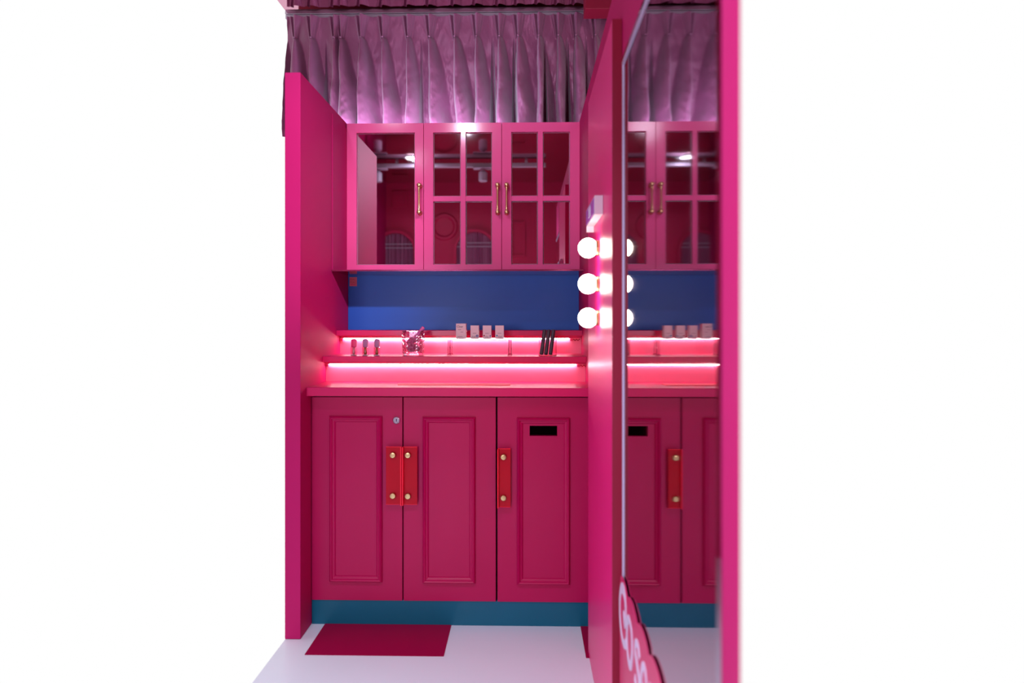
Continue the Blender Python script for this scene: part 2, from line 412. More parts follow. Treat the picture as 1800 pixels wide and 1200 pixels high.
d3 = base_door(t2, xb[4], xb[5], X(908.5, YB), X(1002, YB), Z(733.5, YB), Z(1026.5, YB), slot)
bm = new_bm(); box(bm, slot[0]-.004, slot[1]+.004, YB+0.02, YB+0.022, slot[2]-.004, slot[3]+.004); obj('slot_backing', bm, 'black', d3, label='black slot opening')
acrylic_handle(d3, X(874.5, YB-.02), X(897.5, YB-.02), -1, Z(888, YB), Z(786.5, YB), [(X(885, YB-.03), Z(803.5, YB-.03)), (X(885, YB-.03), Z(875.5, YB-.03))])
bm = new_bm(); box(bm, XL+0.001, XR-0.001, YB+0.004, YB+0.022, 0.0, ZDB-0.0005, 0.001)
tag(obj('plinth', bm, 'teal', loc=(-0.27, YB, 0)), 'dark teal plinth board under the pink base cabinets', 'plinth')

# ------------------------------------------------------------------ worktop and stepped shelves
bm = new_bm(); box(bm, XL+0.0005, XR-0.0005, YC, YR1+0.0, ZCB, ZC, 0.0015)
wt = tag(obj('worktop', bm, 'shelf', loc=(-0.27, YC, ZCB)), 'glossy pink worktop running between both partitions', 'worktop')
bm = new_bm(); ya, yb2 = 2.305, 2.372
prism(bm, [(X(699, ya), ya), (X(897, ya), ya), (X(897, yb2)+0.002, yb2), (X(700, yb2), yb2)], 'z', ZC, ZC+0.0025)
tag(obj('desk_pad', bm, 'neon_edge', loc=(X(800, ya), ya, ZC)), 'long flat red acrylic strip lying on the worktop', 'pad')
def stepped(name, label, y0, yr, zt, zb, zunder, lx0, lx1, yled):
    t = thing(name, label, 'shelf', (-0.27, y0, zt))
    bm = new_bm(); box(bm, XL+0.0005, XR-0.0005, y0, yr2(yr), zb, zt, 0.0012); obj('shelf_board', bm, 'shelf', t)
    bm = new_bm(); box(bm, XL+0.0005, XR-0.0005, yr, yr+0.012, zunder, zb-0.0002); obj('riser', bm, 'riser', t)
    bm = new_bm(); box(bm, lx0, lx1, yr-0.0075, yr-0.0005, yled+0.0030, yled+0.0062, 0.0005)
    L = obj('led_strip', bm, 'led', t, label='lit white strip light')
    bm = new_bm(); box(bm, XL+0.002, XR-0.002, yr-0.010, yr-0.0004, yled+0.0063, zb-0.0002); obj('cleat', bm, 'shelf', t)
    for xx, sg in ((lx0-0.004, -1), (lx1+0.004, 1)):
        bm = new_bm(); box(bm, min(xx, xx+sg*.012), max(xx, xx+sg*.012), yr-0.009, yr-0.0005, yled-0.004, yled+0.005, 0.001)
        obj('end_cap', bm, 'redcap', L)
    bm = new_bm()
    pts = [Vector((lx1+0.016+0.028*i/14, yr-0.006-0.002*math.sin(i), yled+0.003*math.sin(i*1.1))) for i in range(15)]
    for a, b in zip(pts[:-1], pts[1:]):
        d = b-a; mt = Matrix.Translation((a+b)/2) @ d.to_track_quat('Z', 'Y').to_matrix().to_4x4()
        bmesh.ops.create_cone(bm, cap_ends=True, segments=8, radius1=.0015, radius2=.0015, depth=d.length*1.2, matrix=mt)
    obj('cable', bm, 'inkred', L)
    return t
yr2 = lambda yr: {YR1: YR2+0.012, YR2: YW}[yr]
stepped('display_shelf', 'lower pink display shelf holding cosmetics, lit strip beneath', YS1, YR1, ZS1, ZS1B, ZC+0.0002, X(580, YR1), X(1012, YR1), Z(642.3, YR1))
stepped('display_shelf', 'upper narrow pink shelf below the blue panel, lit strip beneath', YS2, YR2, ZS2, ZS2B, ZS1, X(605, YR2), X(1000, YR2), Z(597, YR2))
bm = new_bm(); box(bm, XL+0.001, XR-0.001, YW, YW+0.012, ZS2-0.01, ZPB)
tag(obj('backsplash_panel', bm, 'blue', loc=(-0.27, YW, ZS2)), 'flat blue panel between wall cabinets and upper shelf', 'panel')
# sticker
sx0, sx1, sz1, sz0 = X(614.5, YW), X(627.5, YW), Z(486.5, YW), Z(502.5, YW)
st = thing('notice_sticker', 'small square pink notice at upper left of the blue panel', 'sticker', ((sx0+sx1)/2, YW-0.001, sz0))
bm = new_bm(); box(bm, sx0, sx1, YW-0.0015, YW-0.0002, sz0, sz1); obj('card', bm, mat('sticker_pink', (0.62, 0.08, 0.16), 0.5), st)
for k, (s, m) in enumerate((('PEAC', 'inkred'), ('TEAC', 'inkred'))):
    obj('lettering', text_bm(s, 0.0115, ((sx0+sx1)/2-.001, YW-0.0017, sz1-0.010-0.0125*k), (1, 0, 0), (0, 0, 1)), m, st)
bm = new_bm(); box(bm, sx0+.004, sx1-.006, YW-0.0018, YW-0.0015, sz0+.004, sz0+.009); obj('colour_bar', bm, 'signpink', st)

# ------------------------------------------------------------------ wall cabinets
ZUT, ZUB = Z(215, YU), ZPT
def bar_handle(door, px):
    x = X(px, YU-.03); y = YU-0.030
    z1, z0 = Z(323.5, y), Z(372.5, y)
    bm = new_bm()
    L = z1-z0
    lathe(bm, [(0.0065, 0), (0.0070, .006), (0.0052, .012), (0.0046, .03), (0.0043, L/2), (0.0046, L-.03), (0.0052, L-.012), (0.0080, L-.005), (0.0085, L), (0.0072, L+.005), (0.003, L+.0075)], (x, y, z0), 'z', 20)
    h = obj('handle', bm, 'brass', door, smooth=True, label='slim vertical brass bar handle')
    for z in (z0+0.001, z1-0.002):
        bm = new_bm(); lathe(bm, [(0.0100, 0.0), (0.0100, -0.004), (0.0065, -0.008), (0.0060, -0.024), (0.0085, -0.030), (0.0085, -0.036), (0.005, -0.039)], (x, YU, z), 'y', 24)
        obj('post', bm, 'brass', h, smooth=True)
def pane(door, x0, x1, z0, z1):
    bm = new_bm(); y = YU+0.012; b = 0.0035
    O = [bm.verts.new(p) for p in ((x0, y+.0022, z0), (x1, y+.0022, z0), (x1, y+.0022, z1), (x0, y+.0022, z1))]
    I = [bm.verts.new(p) for p in ((x0+b, y, z0+b), (x1-b, y, z0+b), (x1-b, y, z1-b), (x0+b, y, z1-b))]
    K = [bm.verts.new(p) for p in ((x0, y+.004, z0), (x1, y+.004, z0), (x1, y+.004, z1), (x0, y+.004, z1))]
    bm.faces.new(I); bm.faces.new(K[::-1])
    for k in range(4):
        bm.faces.new((O[k], O[(k+1) % 4], I[(k+1) % 4], I[k])); bm.faces.new((K[k], K[(k+1) % 4], O[(k+1) % 4], O[k]))
    bmesh.ops.recalc_face_normals(bm, faces=bm.faces)
    for f in bm.faces:
        if 0.1 < abs(f.normal.y) < 0.95: f.material_index = 1
    o = obj('mirror_pane', bm, 'mirror', door, label='bevelled mirror pane'); o.data.materials.append(M['bevel'])
def upper_door(t, p0, p1, o0, o1, oz1, oz0, mv=None, mh=None):
    x0, x1 = X(p0, YU), X(p1, YU); a0, a1 = X(o0, YU), X(o1, YU); z1, z0 = Z(oz1, YU), Z(oz0, YU)
    bm = new_bm()
    box(bm, x0, a0, YU, YU+0.02, ZUB, ZUT, 0.0008); box(bm, a1, x1, YU, YU+0.02, ZUB, ZUT, 0.0008)
    box(bm, a0-.0005, a1+.0005, YU+0.0001, YU+0.02, z1, ZUT-.0001); box(bm, a0-.0005, a1+.0005, YU+0.0001, YU+0.02, ZUB+.0001, z0)
    d = obj('door', bm, 'upper', t)
    xs, zs = [a0, a1], [z0, z1]
    if mv:
        v0, v1 = X(mv[0], YU), X(mv[1], YU); h1, h0 = Z(mh[0], YU), Z(mh[1], YU)
        bm = new_bm(); box(bm, v0, v1, YU+0.0008, YU+0.012, z0-.001, z1+.001, 0.0008)
        obj('muntin', bm, 'upper', d)
        for (q0, q1) in ((a0-.001, v0), (v1, a1+.001)):
            bm = new_bm(); box(bm, q0, q1, YU+0.0012, YU+0.012, h0, h1, 0.0006); obj('muntin', bm, 'upper', d)
        for (q0, q1) in ((a0, v0), (v1, a1)):
            for (r0, r1) in ((z0, h0), (h1, z1)): pane(d, q0, q1, r0, r1)
    else: pane(d, a0, a1, z0, z1)
    return d
u1 = thing('wall_cabinet', 'pink wall cabinet on the left with one undivided mirrored door', 'cabinet', (X(676, YU), YU, ZUB))
bm = new_bm(); box(bm, XL+0.001, X(744, YU), YU+0.021, 2.985, ZUB+.0, ZUT-0.002); obj('carcass', bm, 'upper', u1)
a = upper_door(u1, 609.5, 744.2, 626.5, 729, 231.5, 465); bar_handle(a, 736.5)
u2 = thing('wall_cabinet', 'pink wall cabinet on the right with two muntin-barred mirrored doors', 'cabinet', (X(882, YU), YU, ZUB))
bm = new_bm(); box(bm, X(744.4, YU), X(1020, YU), YU+0.021, 2.985, ZUB+.0, ZUT-0.002); obj('carcass', bm, 'upper', u2)
a = upper_door(u2, 745.0, 881.5, 761.5, 864.8, 231.5, 464.5, (809.5, 818.5), (344, 353)); bar_handle(a, 874.5)
a = upper_door(u2, 882.3, 1019.0, 898.8, 1002, 231.5, 464.5, (945.3, 954.3), (344, 353)); bar_handle(a, 890.5)
# side filler panel between left partition and doors, and thin plate under the cabinets
bm = new_bm(); box(bm, XL+0.0003, XL+0.0035, YP+0.006, YU+0.018, ZPT, ZUT-0.02, 0.0005)
tag(obj('filler_panel', bm, 'wall', loc=(XL, YP, ZPT)), 'thin pink side panel left of the wall cabinet doors', 'panel')
bm = new_bm(); box(bm, XL+0.0005, XR-0.0005, YP, YW+0.02, ZPB, ZPT, 0.0006)
tag(obj('underplate', bm, mat('glossy_plum_plate', (0.40, 0.05, 0.16), 0.12, metal=0.7, coat=0.5), loc=(-.27, YP, ZPB)), 'thin glossy plum plate beneath the wall cabinets', 'plate')

# ------------------------------------------------------------------ vanity light board on the right wall
vb = thing('vanity_light_board', 'tall glossy pink board with three lit globe bulbs on the right wall', 'light', (XR, 1.80, 0.0))
bm = new_bm(); box(bm, XA, XR-0.0005, 1.518, 2.105, 0.001, Z(35, 1.518), 0.0008); obj('board', bm, 'gloss', vb)
bm = new_bm(); box(bm, XA-0.0004, XR-0.0006, 1.5165, 1.5178, 0.001, Z(35, 1.518), 0.0003); obj('shaded_end', bm, 'deep', vb, label='end edge coloured dark for its shade')  # board's own end face, its shade put into this dark colour
bp = None
for i, py in enumerate((436, 499, 558.5)):
    zc = Z(py, 1.80)
    if bp is None:
        bm = new_bm(); ball(bm, (0.1695, 1.80, zc), 0.0272, 32); 
        bp = obj('bulb', bm, 'bulb', vb, smooth=True, label='lit warm white globe bulb')
        bm = new_bm(); lathe(bm, [(0.0125, 0.188), (0.0195, 0.190), (0.0215, 0.195), (0.0215, XA+0.001)], (0, 1.80, zc), 'x', 28)
        obj('socket', bm, 'brass', bp)
        z_first = zc
    else: dup(bp, (0, 0, zc-z_first), vb)
sg = thing('sign_box', 'small white box sign with purple face above the vanity bulbs', 'sign', (XA, 1.80, 1.32))
ya, yb2 = 1.695, 1.93
bm = new_bm(); box(bm, XA-0.0225, XA-0.0005, ya, yb2, Z(377, ya), Z(343.5, ya), 0.0008); obj('housing', bm, 'white', sg)
bm = new_bm(); box(bm, XA-0.0225, XA-0.0005, yb2-0.012, yb2, Z(409, yb2), Z(394, yb2)+.002, 0.0006); obj('bracket', bm, 'white', sg)
bm = new_bm(); zc = (Z(377, ya)+Z(343.5, ya))/2
box(bm, XA-0.0238, XA-0.0226, ya+0.012, yb2-0.006, zc-0.020, zc+0.020); obj('face', bm, 'lilac', sg)
obj('lettering', text_bm('202', 0.042, (XA-0.0243, (ya+yb2)/2, zc), (0, -1, 0), (0, 0, 1), 0.0005, 0.0006), 'letter', sg)
bm = new_bm(); box(bm, XA-0.016, XA-0.004, yb2-0.05, yb2-0.004, Z(343.5, ya)+0.0002, Z(343.5, ya)+0.010, 0.001); obj('clip', bm, 'white', sg)

# ------------------------------------------------------------------ big wall mirror and its sign
wm = thing('wall_mirror', 'tall wall mirror with a pale lilac rim, nearest the viewer on the right', 'mirror', (XR, 1.1, 0.3))
my1, my0, mzt, mzb = 1.468, 0.748, Z(110, 1.466), 0.10
bm = new_bm(); b = 0.004; yv = (my0+0.006, my1-0.030)
def yz_plate(x0, x1, y0, y1, z0, z1, bev, m, nm, par, **k):
    bm = new_bm()
    O = [bm.verts.new(p) for p in ((x1, y0, z0), (x1, y1, z0), (x1, y1, z1), (x1, y0, z1))]
    I = [bm.verts.new(p) for p in ((x0, y0+bev, z0+bev), (x0, y1-bev, z0+bev), (x0, y1-bev, z1-bev), (x0, y0+bev, z1-bev))]
    bm.faces.new(O); bm.faces.new(I)
    for q in range(4): bm.faces.new((O[q], O[(q+1) % 4], I[(q+1) % 4], I[q]))
    bmesh.ops.recalc_face_normals(bm, faces=bm.faces)
    return obj(nm, bm, m, par, **k)
yz_plate(XR-0.005, XR-0.0003, my0, my1-0.02, mzb, mzt-0.016, 0.001, 'mirror2', 'mirror_glass', wm)
# dark outer edge band and bright bevel line round the glass
def band(y0, y1, zt, w, x0, x1, m, nm):
    bm = new_bm()
    prism(bm, [(y0, zt), (y1, zt), (y1, mzb), (y1-w, mzb), (y1-w, zt-w), (y0, zt-w)], 'x', x0, x1)
    return obj(nm, bm, m, wm)
band(my0, my1+0.028, mzt+0.018, 0.030, XR-0.004, XR-0.0003, 'mirror2', 'backing_edge')
band(my0, my1, mzt, 0.010, XR-0.0075, XR-0.0040, 'trim', 'bevel_strip')
# scallop-edged pink sign on the lower mirror
sb = thing('scalloped_sign', 'pink scalloped sign board with pale script letters low on the mirror', 'sign', (XR-0.008, 1.1, 0.2))
top = []
N = 70
for i in range(N+1):
    y = 1.492-(1.492-0.752)*i/N
    s = (1.492-y)
    sc = abs(math.sin(s*PI/0.118+0.15))**0.55
    z = 0.478+0.020*sc+(-0.045*math.exp(-s/0.006))
    top.append((y, z))
pts = top+[(0.752, 0.06), (1.492, 0.06)]
bm = new_bm(); prism(bm, pts, 'x', XR-0.0092, XR-0.0077)
obj('board', bm, 'signpink', sb)
def stroke(pts, ws, closed=False):
    """flat script stroke in the wall plane; pts in (advance, height)"""
    bm = new_bm(); n = len(pts); L, R = [], []
    for i, p in enumerate(pts):
        a = pts[max(0, i-1)] if not closed else pts[i-1]; c = pts[min(n-1, i+1)] if not closed else pts[(i+1) % n]
        dx, dy = c[0]-a[0], c[1]-a[1]; l = math.hypot(dx, dy) or 1
        nx, ny = -dy/l*ws[i]/2, dx/l*ws[i]/2
        L.append((p[0]+nx, p[1]+ny)); R.append((p[0]-nx, p[1]-ny))
    def V(p, x): return bm.verts.new((x, p[0], p[1]))
    x0, x1 = XR-0.0102, XR-0.0090
    A = [V(p, x0) for p in L]; B = [V(p, x0) for p in R]; C = [V(p, x1) for p in L]; D = [V(p, x1) for p in R]
    rng = range(n if closed else n-1)
    for i in rng:
        j = (i+1) % n
        for f in ((A[i], A[j], B[j], B[i]), (C[j], C[i], D[i], D[j]), (A[j], A[i], C[i], C[j]), (B[i], B[j], D[j], D[i])): bm.faces.new(f)
    if not closed:
        bm.faces.new((A[0], B[0], D[0], C[0])); bm.faces.new((A[-1], C[-1], D[-1], B[-1]))
    bmesh.ops.recalc_face_normals(bm, faces=bm.faces)
    return bm
def spline(ctrl, m=14):
    out = []
    n = len(ctrl)
    for i in range(n-1):
        p0, p1, p2, p3 = ctrl[max(0, i-1)], ctrl[i], ctrl[i+1], ctrl[min(n-1, i+2)]
        for k in range(m):
            t = k/m
            out.append(tuple(0.5*(2*p1[q]+(p2[q]-p0[q])*t+(2*p0[q]-5*p1[q]+4*p2[q]-p3[q])*t*t+(3*p1[q]-p0[q]-3*p2[q]+p3[q])*t**3) for q in (0, 1, 2)))
    out.append(ctrl[-1]); return out
def letter(name, ctrl, y0, z0, s):
    c = spline([(y0-p[0]*s, z0+p[1]*s, p[2]*s) for p in ctrl])
    obj('letter', stroke([(p[0], p[1]) for p in c], [p[2] for p in c]), 'letter', sb)
# unit letters, (advance, height, pen width)
C_ = [(0.56, 0.62, .10), (0.62, 0.50, .16), (0.72, 0.46, .15), (0.80, 0.60, .12), (0.76, 0.84, .14), (0.56, 0.97, .20), (0.30, 0.90, .17), (0.12, 0.66, .14), (0.10, 0.36, .13), (0.26, 0.12, .13), (0.52, 0.05, .13), (0.76, 0.12, .15), (0.86, 0.20, .18)]
o_ = [(0.40, 0.92, .15), (0.20, 0.80, .18), (0.10, 0.50, .15), (0.20, 0.16, .13), (0.42, 0.05, .15), (0.64, 0.16, .18), (0.76, 0.50, .15), (0.66, 0.82, .13), (0.40, 0.92, .12)]
s_ = [(0.66, 0.78, .18), (0.50, 0.94, .15), (0.26, 0.88, .15), (0.20, 0.68, .16), (0.42, 0.52, .17), (0.64, 0.36, .17), (0.60, 0.14, .15), (0.36, 0.05, .15), (0.14, 0.16, .18)]
e_ = [(0.14, 0.46, .13), (0.60, 0.56, .13), (0.60, 0.80, .13), (0.40, 0.93, .15), (0.18, 0.76, .16), (0.10, 0.42, .16), (0.24, 0.12, .15), (0.50, 0.06, .14), (0.72, 0.24, .12)]
r_ = [(0.10, 0.90, .12), (0.22, 0.84, .17), (0.22, 0.46, .18), (0.22, 0.06, .18), (0.24, 0.50, .12), (0.40, 0.82, .14), (0.62, 0.86, .18)]
letter('c', C_, 1.500, 0.355, 0.125)
letter('o', o_, 1.395, 0.352, 0.105)
letter('s', s_, 1.298, 0.352, 0.100)
letter('e', e_, 1.222, 0.350, 0.098)
letter('r', r_, 1.140, 0.350, 0.098)

# ------------------------------------------------------------------ floor vinyl squares
def floor_square(px0, px1, label):
    y0, y1 = 2.068, YB+0.003
    bm = new_bm(); prism(bm, [(px0, y0), (px1, y0), (px1, y1), (px0, y1)], 'z', 0.0002, 0.0022)
    tag(obj('floor_mat', bm, 'mat', loc=((px0+px1)/2, (y0+y1)/2, 0)), label, 'mat')
floor_square(X(535.5, 2.068), X(780, 2.068), 'crimson rectangular mat on white floor before the base cabinets')
floor_square(X(1020.5, YB), XR-0.0005, 'sliver of crimson mat at the foot of the right wall')

# ------------------------------------------------------------------ things on the lower shelf
def gloss_bottle(px, cap, liquid, label):
    y = 2.465; x = X(px, y); z = ZS1
    t = thing('lip_gloss_bottle', label, 'lip gloss', (x, y, z), 'lip gloss bottles on the lower shelf')
    bm = new_bm(); box(bm, x-0.0105, x+0.0105, y-0.0095, y+0.0095, z+0.0002, z+0.031, 0.0022)
    obj('bottle', bm, 'clear', t, smooth=False)
    bm = new_bm(); box(bm, x-0.0092, x+0.0092, y-0.0085, y+0.0085, z+0.0005, z+0.0032, 0.0006); obj('bottle_base', bm, 'white', t)
    bm = new_bm(); lathe(bm, [(0.0058, 0.004), (0.0064, 0.012), (0.0052, 0.022), (0.0045, 0.0305)], (x, y, z), 'z', 16)
    obj('liquid', bm, liquid, t, smooth=True)
    bm = new_bm(); lathe(bm, [(0.0085, 0.0312), (0.0108, 0.034), (0.0112, 0.052), (0.0105, 0.058), (0.0080, 0.0605), (0.0062, 0.061), (0.0058, 0.0632), (0.001, 0.0635)], (x, y, z), 'z', 8)
    c = obj('cap', bm, cap, t)
    bm = new_bm()
    for k in range(4):
        box(bm, x-0.0065+k*0.0038, x-0.0052+k*0.0038, y-0.0118, y-0.0098, z+0.036, z+0.055, 0.0003)
    obj('rib', bm, cap, c)
gloss_bottle(622, 'redcap', 'blush', 'lip gloss bottle with red-pink cap, leftmost on the lower shelf')
gloss_bottle(642.2, 'mauve', 'amber', 'mauve-capped lip gloss bottle directly beside the red-capped one')
gloss_bottle(662.5, 'mauve', 'amber', 'mauve-capped lip gloss bottle nearest the glass tumbler')

# pressed glass tumbler
gy = 2.475; gx = X(726.5, gy); r0, r1 = 0.036, 0.039
gz1 = Z(581.5, gy)
tg = thing('glass_tumbler', 'faceted clear glass tumbler filled with pink pieces on the lower shelf', 'tumbler', (gx, gy, ZS1))
bm = new_bm(); rings = []
nz, na = 16, 48
hh = gz1-ZS1
def sq(a, r):  # softly squared section
    c, s = math.cos(a), math.sin(a); p = 4.5
    return r/((abs(c)**p+abs(s)**p)**(1/p))
for j in range(nz+1):
    tt = j/nz; ring = []
    for k in range(na):
        a = 2*PI*k/na
        dm = 0.0016*abs(math.sin(k*PI/4+j*PI/4))+0.0016*abs(math.sin(k*PI/4-j*PI/4)) if 1 < j < nz-1 else 0
        rr = sq(a, r0+(r1-r0)*tt)+dm
        ring.append(bm.verts.new((gx+rr*math.cos(a), gy+rr*math.sin(a)*0.85, ZS1+0.0003+hh*tt)))
    rings.append(ring)
for j in range(nz+1):
    tt = 1-j/nz; ring = []
    zz = 0.010+(hh-0.010)*tt
    for k in range(na):
        a = 2*PI*k/na; rr = sq(a, (r0+(r1-r0)*tt)-0.0035)
        ring.append(bm.verts.new((gx+rr*math.cos(a), gy+rr*math.sin(a)*0.85, ZS1+zz)))
    rings.append(ring)
for j in range(len(rings)-1):
    for k in range(na): bm.faces.new((rings[j][k], rings[j][(k+1) % na], rings[j+1][(k+1) % na], rings[j+1][k]))
bm.faces.new(rings[0][::-1]); bm.faces.new(rings[-1])
bmesh.ops.recalc_face_normals(bm, faces=bm.faces)
obj('glass_body', bm, 'glass', tg)
bm = new_bm()
for k in range(120):
    a = random.uniform(0, 2*PI); r = 0.026*math.sqrt(random.random()); z = random.uniform(0.016, 0.064)
    c = (gx+r*math.cos(a), gy+r*math.sin(a)*0.8, ZS1+z)
    bmesh.ops.create_icosphere(bm, subdivisions=1, radius=random.uniform(0.0040, 0.0068), matrix=Matrix.Translation(c))
tag(obj('pink_pieces', bm, 'pearl', loc=(gx, gy, ZS1+.01)), 'heap of small pink and red pieces inside the glass tumbler', 'beads')['kind'] = 'stuff'
def tilted_tube(name, p0, p1, r, m, label, cat, group=None, ringm=None, smooth=True):
    p0, p1 = Vector(p0), Vector(p1); d = p1-p0; L = d.length
    mt = Matrix.Translation(p0) @ d.to_track_quat('Z', 'Y').to_matrix().to_4x4()
    t = thing(name, label, cat, p0, group)
    cut = 0.52
    for nm, prof, mm in (('barrel', [(r*.8, 0), (r, .002), (r, L*cut-.002), (r*.86, L*cut)], m), ('cap', [(r*.86, L*cut+.0003), (r*1.03, L*cut+.002), (r*1.03, L-.002), (r*.85, L)], ringm or m)):
        bm = new_bm(); lathe(bm, prof, (0, 0, 0), 'z', 20); bmesh.ops.transform(bm, matrix=mt, verts=bm.verts)
        obj(nm, bm, mm, t, smooth=False)
    return t
tilted_tube('lipstick_tube', (gx-0.010, gy, ZS1+0.045), (X(745, gy), gy-0.004, Z(574.5, gy)), 0.0062, 'hotpink', 'hot pink lipstick tube leaning out of the glass tumbler', 'lipstick', None, 'hotpink')

# clear acrylic riser with four boxes
ry0, ry1 = 2.455, 2.535; rz = Z(595.8, ry0); rx0, rx1 = X(780, ry0), X(901, ry0)
tr = thing('acrylic_riser', 'clear acrylic riser stand carrying four little boxes', 'stand', ((rx0+rx1)/2, ry0, ZS1))
bm = new_bm(); box(bm, rx0, rx1, ry0, ry1, rz-0.004, rz, 0.0008); obj('top_plate', bm, 'clear', tr)
for cx_ in (X(789, ry0), X(896, ry0)):
    for yy in (ry0+0.012, ry1-0.012):
        bm = new_bm(); zt = rz-0.0041-ZS1
        lathe(bm, [(0.0085, 0.0003), (0.0085, 0.003), (0.0060, 0.006), (0.0068, zt*.45), (0.0052, zt*.55), (0.0052, zt)], (cx_, yy, ZS1), 'z', 16)
        obj('leg', bm, 'clear', tr, smooth=False)
def carton(px0, px1, pyt, label, group, marks):
    y = 2.475; x0, x1 = X(px0, y), X(px1, y); z1 = Z(pyt, y)
    t = thing('product_carton', label, 'box', ((x0+x1)/2, y, rz), group)
    bm = new_bm(); box(bm, x0, x1, y, y+(x1-x0)*.9, rz+0.0003, z1, 0.0006); obj('box_body', bm, 'paper', t)
    for kind, cx, cz, s, m in marks:
        px = x0+(x1-x0)*cx; pz = rz+(z1-rz)*cz; bm = new_bm()
        if kind == 'dot': lathe(bm, [(s, 0.0), (s, -0.0006)], (px, y, pz), 'y', 20); obj('printed_mark', bm, m, t)
        elif kind == 'ring':
            lathe(bm, [(s, 0.0), (s, -0.0007)], (px, y, pz), 'y', 20); a = obj('printed_mark', bm, m, t)
            bm = new_bm(); lathe(bm, [(s*.42, -0.0007), (s*.42, -0.0010)], (px, y, pz), 'y', 16); obj('ring_centre', bm, 'paper', a)
        elif kind == 'line': box(bm, px-s, px+s, y-0.0006, y, pz-0.0006, pz+0.0006); obj('printed_mark', bm, m, t)
        else:
            bm.free(); obj('lettering', text_bm(kind, s, (px, y-0.0005, pz), (1, 0, 0), (0, 0, 1)), m, t)
G = 'small boxes on the acrylic riser'
carton(801.5, 819.0, 568.5, 'tallest pale pink box, at the left end of the riser', G, [('Clear', .40, .80, .011, 'ink'), ('line', .35, .60, .006, 'ink'), ('line', .60, .45, .005, 'ink'), ('line', .40, .15, .009, 'ink')])
carton(827.0, 841.5, 571.8, 'short pale box with a blue ring, next to the tall one', G, [('ring', .80, .22, .0046, 'inkblue'), ('Col', .38, .15, .009, 'ink'), ('line', .5, .42, .007, 'ink')])
carton(848.5, 863.5, 571.8, 'short pale box with a dark red dot at lower left', G, [('dot', .16, .24, .0030, 'inkred'), ('ring', .90, .22, .0030, 'inkblue'), ('Ca', .48, .15, .009, 'ink'), ('line', .5, .42, .007, 'ink')])
carton(870.5, 885.5, 571.8, 'short pale box with faint cyan dot, right end of the riser', G, [('dot', .20, .24, .0034, 'inkcyan'), ('Coil', .55, .15, .008, 'ink'), ('line', .5, .42, .007, 'ink')])

# clear tray with three charcoal tubes
ty = 2.470
tt = thing('tube_holder', 'clear acrylic holder keeping three dark mascara tubes', 'holder', (X(962, ty), ty, ZS1))
bm = new_bm(); box(bm, X(947, ty), X(978, ty), ty-0.026, ty+0.034, ZS1+0.0003, ZS1+0.003, 0.0006); obj('base_plate', bm, 'clear', tt)
for px in (947.8, 977.2):
    bm = new_bm(); box(bm, X(px, ty)-0.0012, X(px, ty)+0.0012, ty-0.026, ty+0.034, ZS1+0.003, Z(592, ty), 0.0004); obj('side_plate', bm, 'clear', tt)
bm = new_bm(); box(bm, X(949, ty), X(976, ty), ty+0.030, ty+0.0335, ZS1+0.003, Z(592, ty), 0.0004); obj('back_plate', bm, 'clear', tt)
for k, (pb, ptp, lab) in enumerate(((951.6, 957.8, 'leftmost of three dark mascara tubes leaning in the clear holder'), (959.2, 965.4, 'middle of three dark mascara tubes leaning in the clear holder'), (967.2, 973.4, 'rightmost of three dark mascara tubes leaning in the clear holder'))):
    tilted_tube('mascara_tube', (X(pb, ty), ty-0.016, Z(622.5, ty-.01)), (X(ptp, ty), ty+0.018, Z(580, ty+.01)), 0.0074, 'tube', lab, 'mascara', 'mascara tubes in the clear holder')

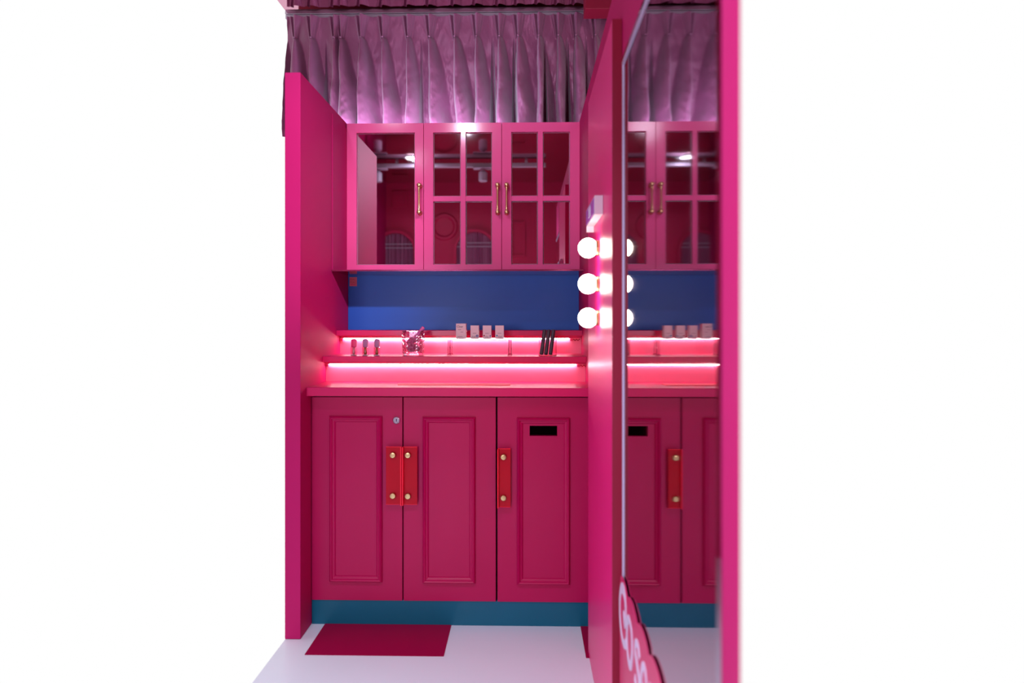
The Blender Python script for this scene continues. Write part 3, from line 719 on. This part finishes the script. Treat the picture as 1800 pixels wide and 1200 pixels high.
# ------------------------------------------------------------------ rear of the room, seen in the mirrored doors
def rear_pos(px, py, D):   # D: distance behind the mirror plane image
    return X(px, D), Z(py, D)
YV = 2*(YU+0.012)
D = YV+1.53
for (px0, px1, pt, lab) in ((664, 729, 410, 'arched curtained opening low on the rear wall, seen in the left cabinet door'), (803, 868, 408, 'arched curtained opening low on the rear wall, seen in the middle cabinet door')):
    xa, xb_ = X(px0, D), X(px1, D); r = (xb_-xa)/2; xm = (xa+xb_)/2; zt = Z(pt, D)
    t = thing('arched_opening', lab, 'window', (xm, -1.53, 1.0))
    ang = [PI*i/24 for i in range(25)]
    arc = [(xm+r*math.cos(a), zt-r+r*math.sin(a)) for a in ang]+[(xa, 0.9), (xb_, 0.9)]
    o_arc = [(xm+(r+.03)*math.cos(a), zt-r+(r+.03)*math.sin(a)) for a in ang]+[(xa-.03, 0.87), (xb_+.03, 0.87)]
    bm = new_bm(); n = len(arc)
    A = [bm.verts.new((p[0], -1.47, p[1])) for p in arc]; B = [bm.verts.new((p[0], -1.47, p[1])) for p in o_arc]
    C = [bm.verts.new((p[0], -1.529, p[1])) for p in arc]; E = [bm.verts.new((p[0], -1.529, p[1])) for p in o_arc]
    for i in range(n):
        j = (i+1) % n
        for f in ((A[i], A[j], B[j], B[i]), (C[i], C[j], A[j], A[i]), (B[i], B[j], E[j], E[i])): bm.faces.new(f)
    bmesh.ops.recalc_face_normals(bm, faces=bm.faces)
    obj('frame', bm, 'rear', t)
    bm = new_bm(); cols = []
    for i in range(121):
        x = xa+(xb_-xa)*i/120; zz = zt-r+math.sqrt(max(0, r*r-(x-xm)**2))
        y = -1.508+0.010*abs(math.sin((x-xa)*52+0.6*math.sin(x*21)))**0.8+0.004*math.sin(x*140)
        cols.append([bm.verts.new((x, y, zz+(0.9-zz)*k/12)) for k in range(13)])
    for i in range(120):
        for k in range(12): bm.faces.new((cols[i][k], cols[i+1][k], cols[i+1][k+1], cols[i][k+1]))
    obj('curtain', bm, 'curtain', t, smooth=True)
    for dz in (0.115, 0.155):
        bm = new_bm(); hw = math.sqrt(max(0, r*r-(r-dz)**2)) if dz < r else r
        box(bm, xm-hw, xm+hw, -1.492, -1.484, zt-dz-0.008, zt-dz+0.004, 0.001); obj('rail', bm, 'rail', t)
# moulded square, circle and tall panel on the rear wall
x, z = rear_pos(703, 349, D)
bm = new_bm(); 
for s, d in ((0.085, 0.012), (0.05, 0.022)): box(bm, x-s, x+s, -1.53, -1.53+d, z-s, z+s, 0.004)
tag(obj('square_moulding', bm, 'rear', loc=(x, -1.53, z)), 'small square raised moulding on the rear pink wall', 'moulding')
x, z = rear_pos(781, 398, D)
bm = new_bm(); lathe(bm, [(0.095, 0.0), (0.115, 0.02), (0.135, 0.02), (0.15, 0.0)], (x, -1.53, z), 'y', 40, caps=False)
tag(obj('round_moulding', bm, 'rear', loc=(x, -1.53, z)), 'round ring moulding on the rear pink wall', 'moulding')
xa, za = rear_pos(897, 390, D); xb_, zb_ = rear_pos(923, 452, D)
bm = new_bm(); ring_frame(bm, xa, xb_, zb_, za, [(0, -1.53), (0, -1.512), (.025, -1.512), (.025, -1.53)])
tag(obj('panel_moulding', bm, 'rear', loc=(xa, -1.53, za)), 'tall rectangular panel moulding on the rear pink wall', 'moulding')
# ceiling track with spots
t = thing('track_light', 'white ceiling track with spot heads, seen reflected in the cabinet doors', 'light', (0, -0.55, 2.50))
bm = new_bm(); box(bm, -1.5, 0.18, -0.62, -0.575, 2.485, 2.52, 0.003); obj('track', bm, 'rail', t)
for sx in (-0.40, -1.38):
    bm = new_bm(); box(bm, sx-0.09, sx+0.09, -0.64, -0.555, 2.47, 2.485, 0.004); a = obj('spot_head', bm, 'rail', t)
    bm = new_bm(); lathe(bm, [(0.035, -0.10), (0.040, -0.095), (0.040, -0.02), (0.02, 0.0)], (sx, -0.60, 2.455), 'z', 24); obj('spot_can', bm, 'rail', a)
for sx in (-1.2, 0.0):
    bm = new_bm(); box(bm, sx-.012, sx+.012, -0.609, -0.585, 2.518, CEIL-0.001); obj('hanger', bm, 'rail', t)
for (lx, ly, lab) in ((-0.446, 0.55, 'round recessed downlight nearer the cabinets'), (-1.04, -0.44, 'round recessed downlight farther from the cabinets')):
    t = thing('downlight', lab, 'light', (lx, ly, CEIL))
    bm = new_bm(); lathe(bm, [(0.046, 0), (0.066, 0.0), (0.066, -0.005), (0.056, -0.010), (0.046, -0.004)], (lx, ly, CEIL), 'z', 40, caps=False); obj('trim_ring', bm, 'white', t, smooth=True)
    bm = new_bm(); lathe(bm, [(0.046, -0.001), (0.045, -0.012), (0.040, -0.0185)], (lx, ly, CEIL), 'z', 40); obj('diffuser', bm, 'lamp2' if ly > 0 else 'lamp', t)
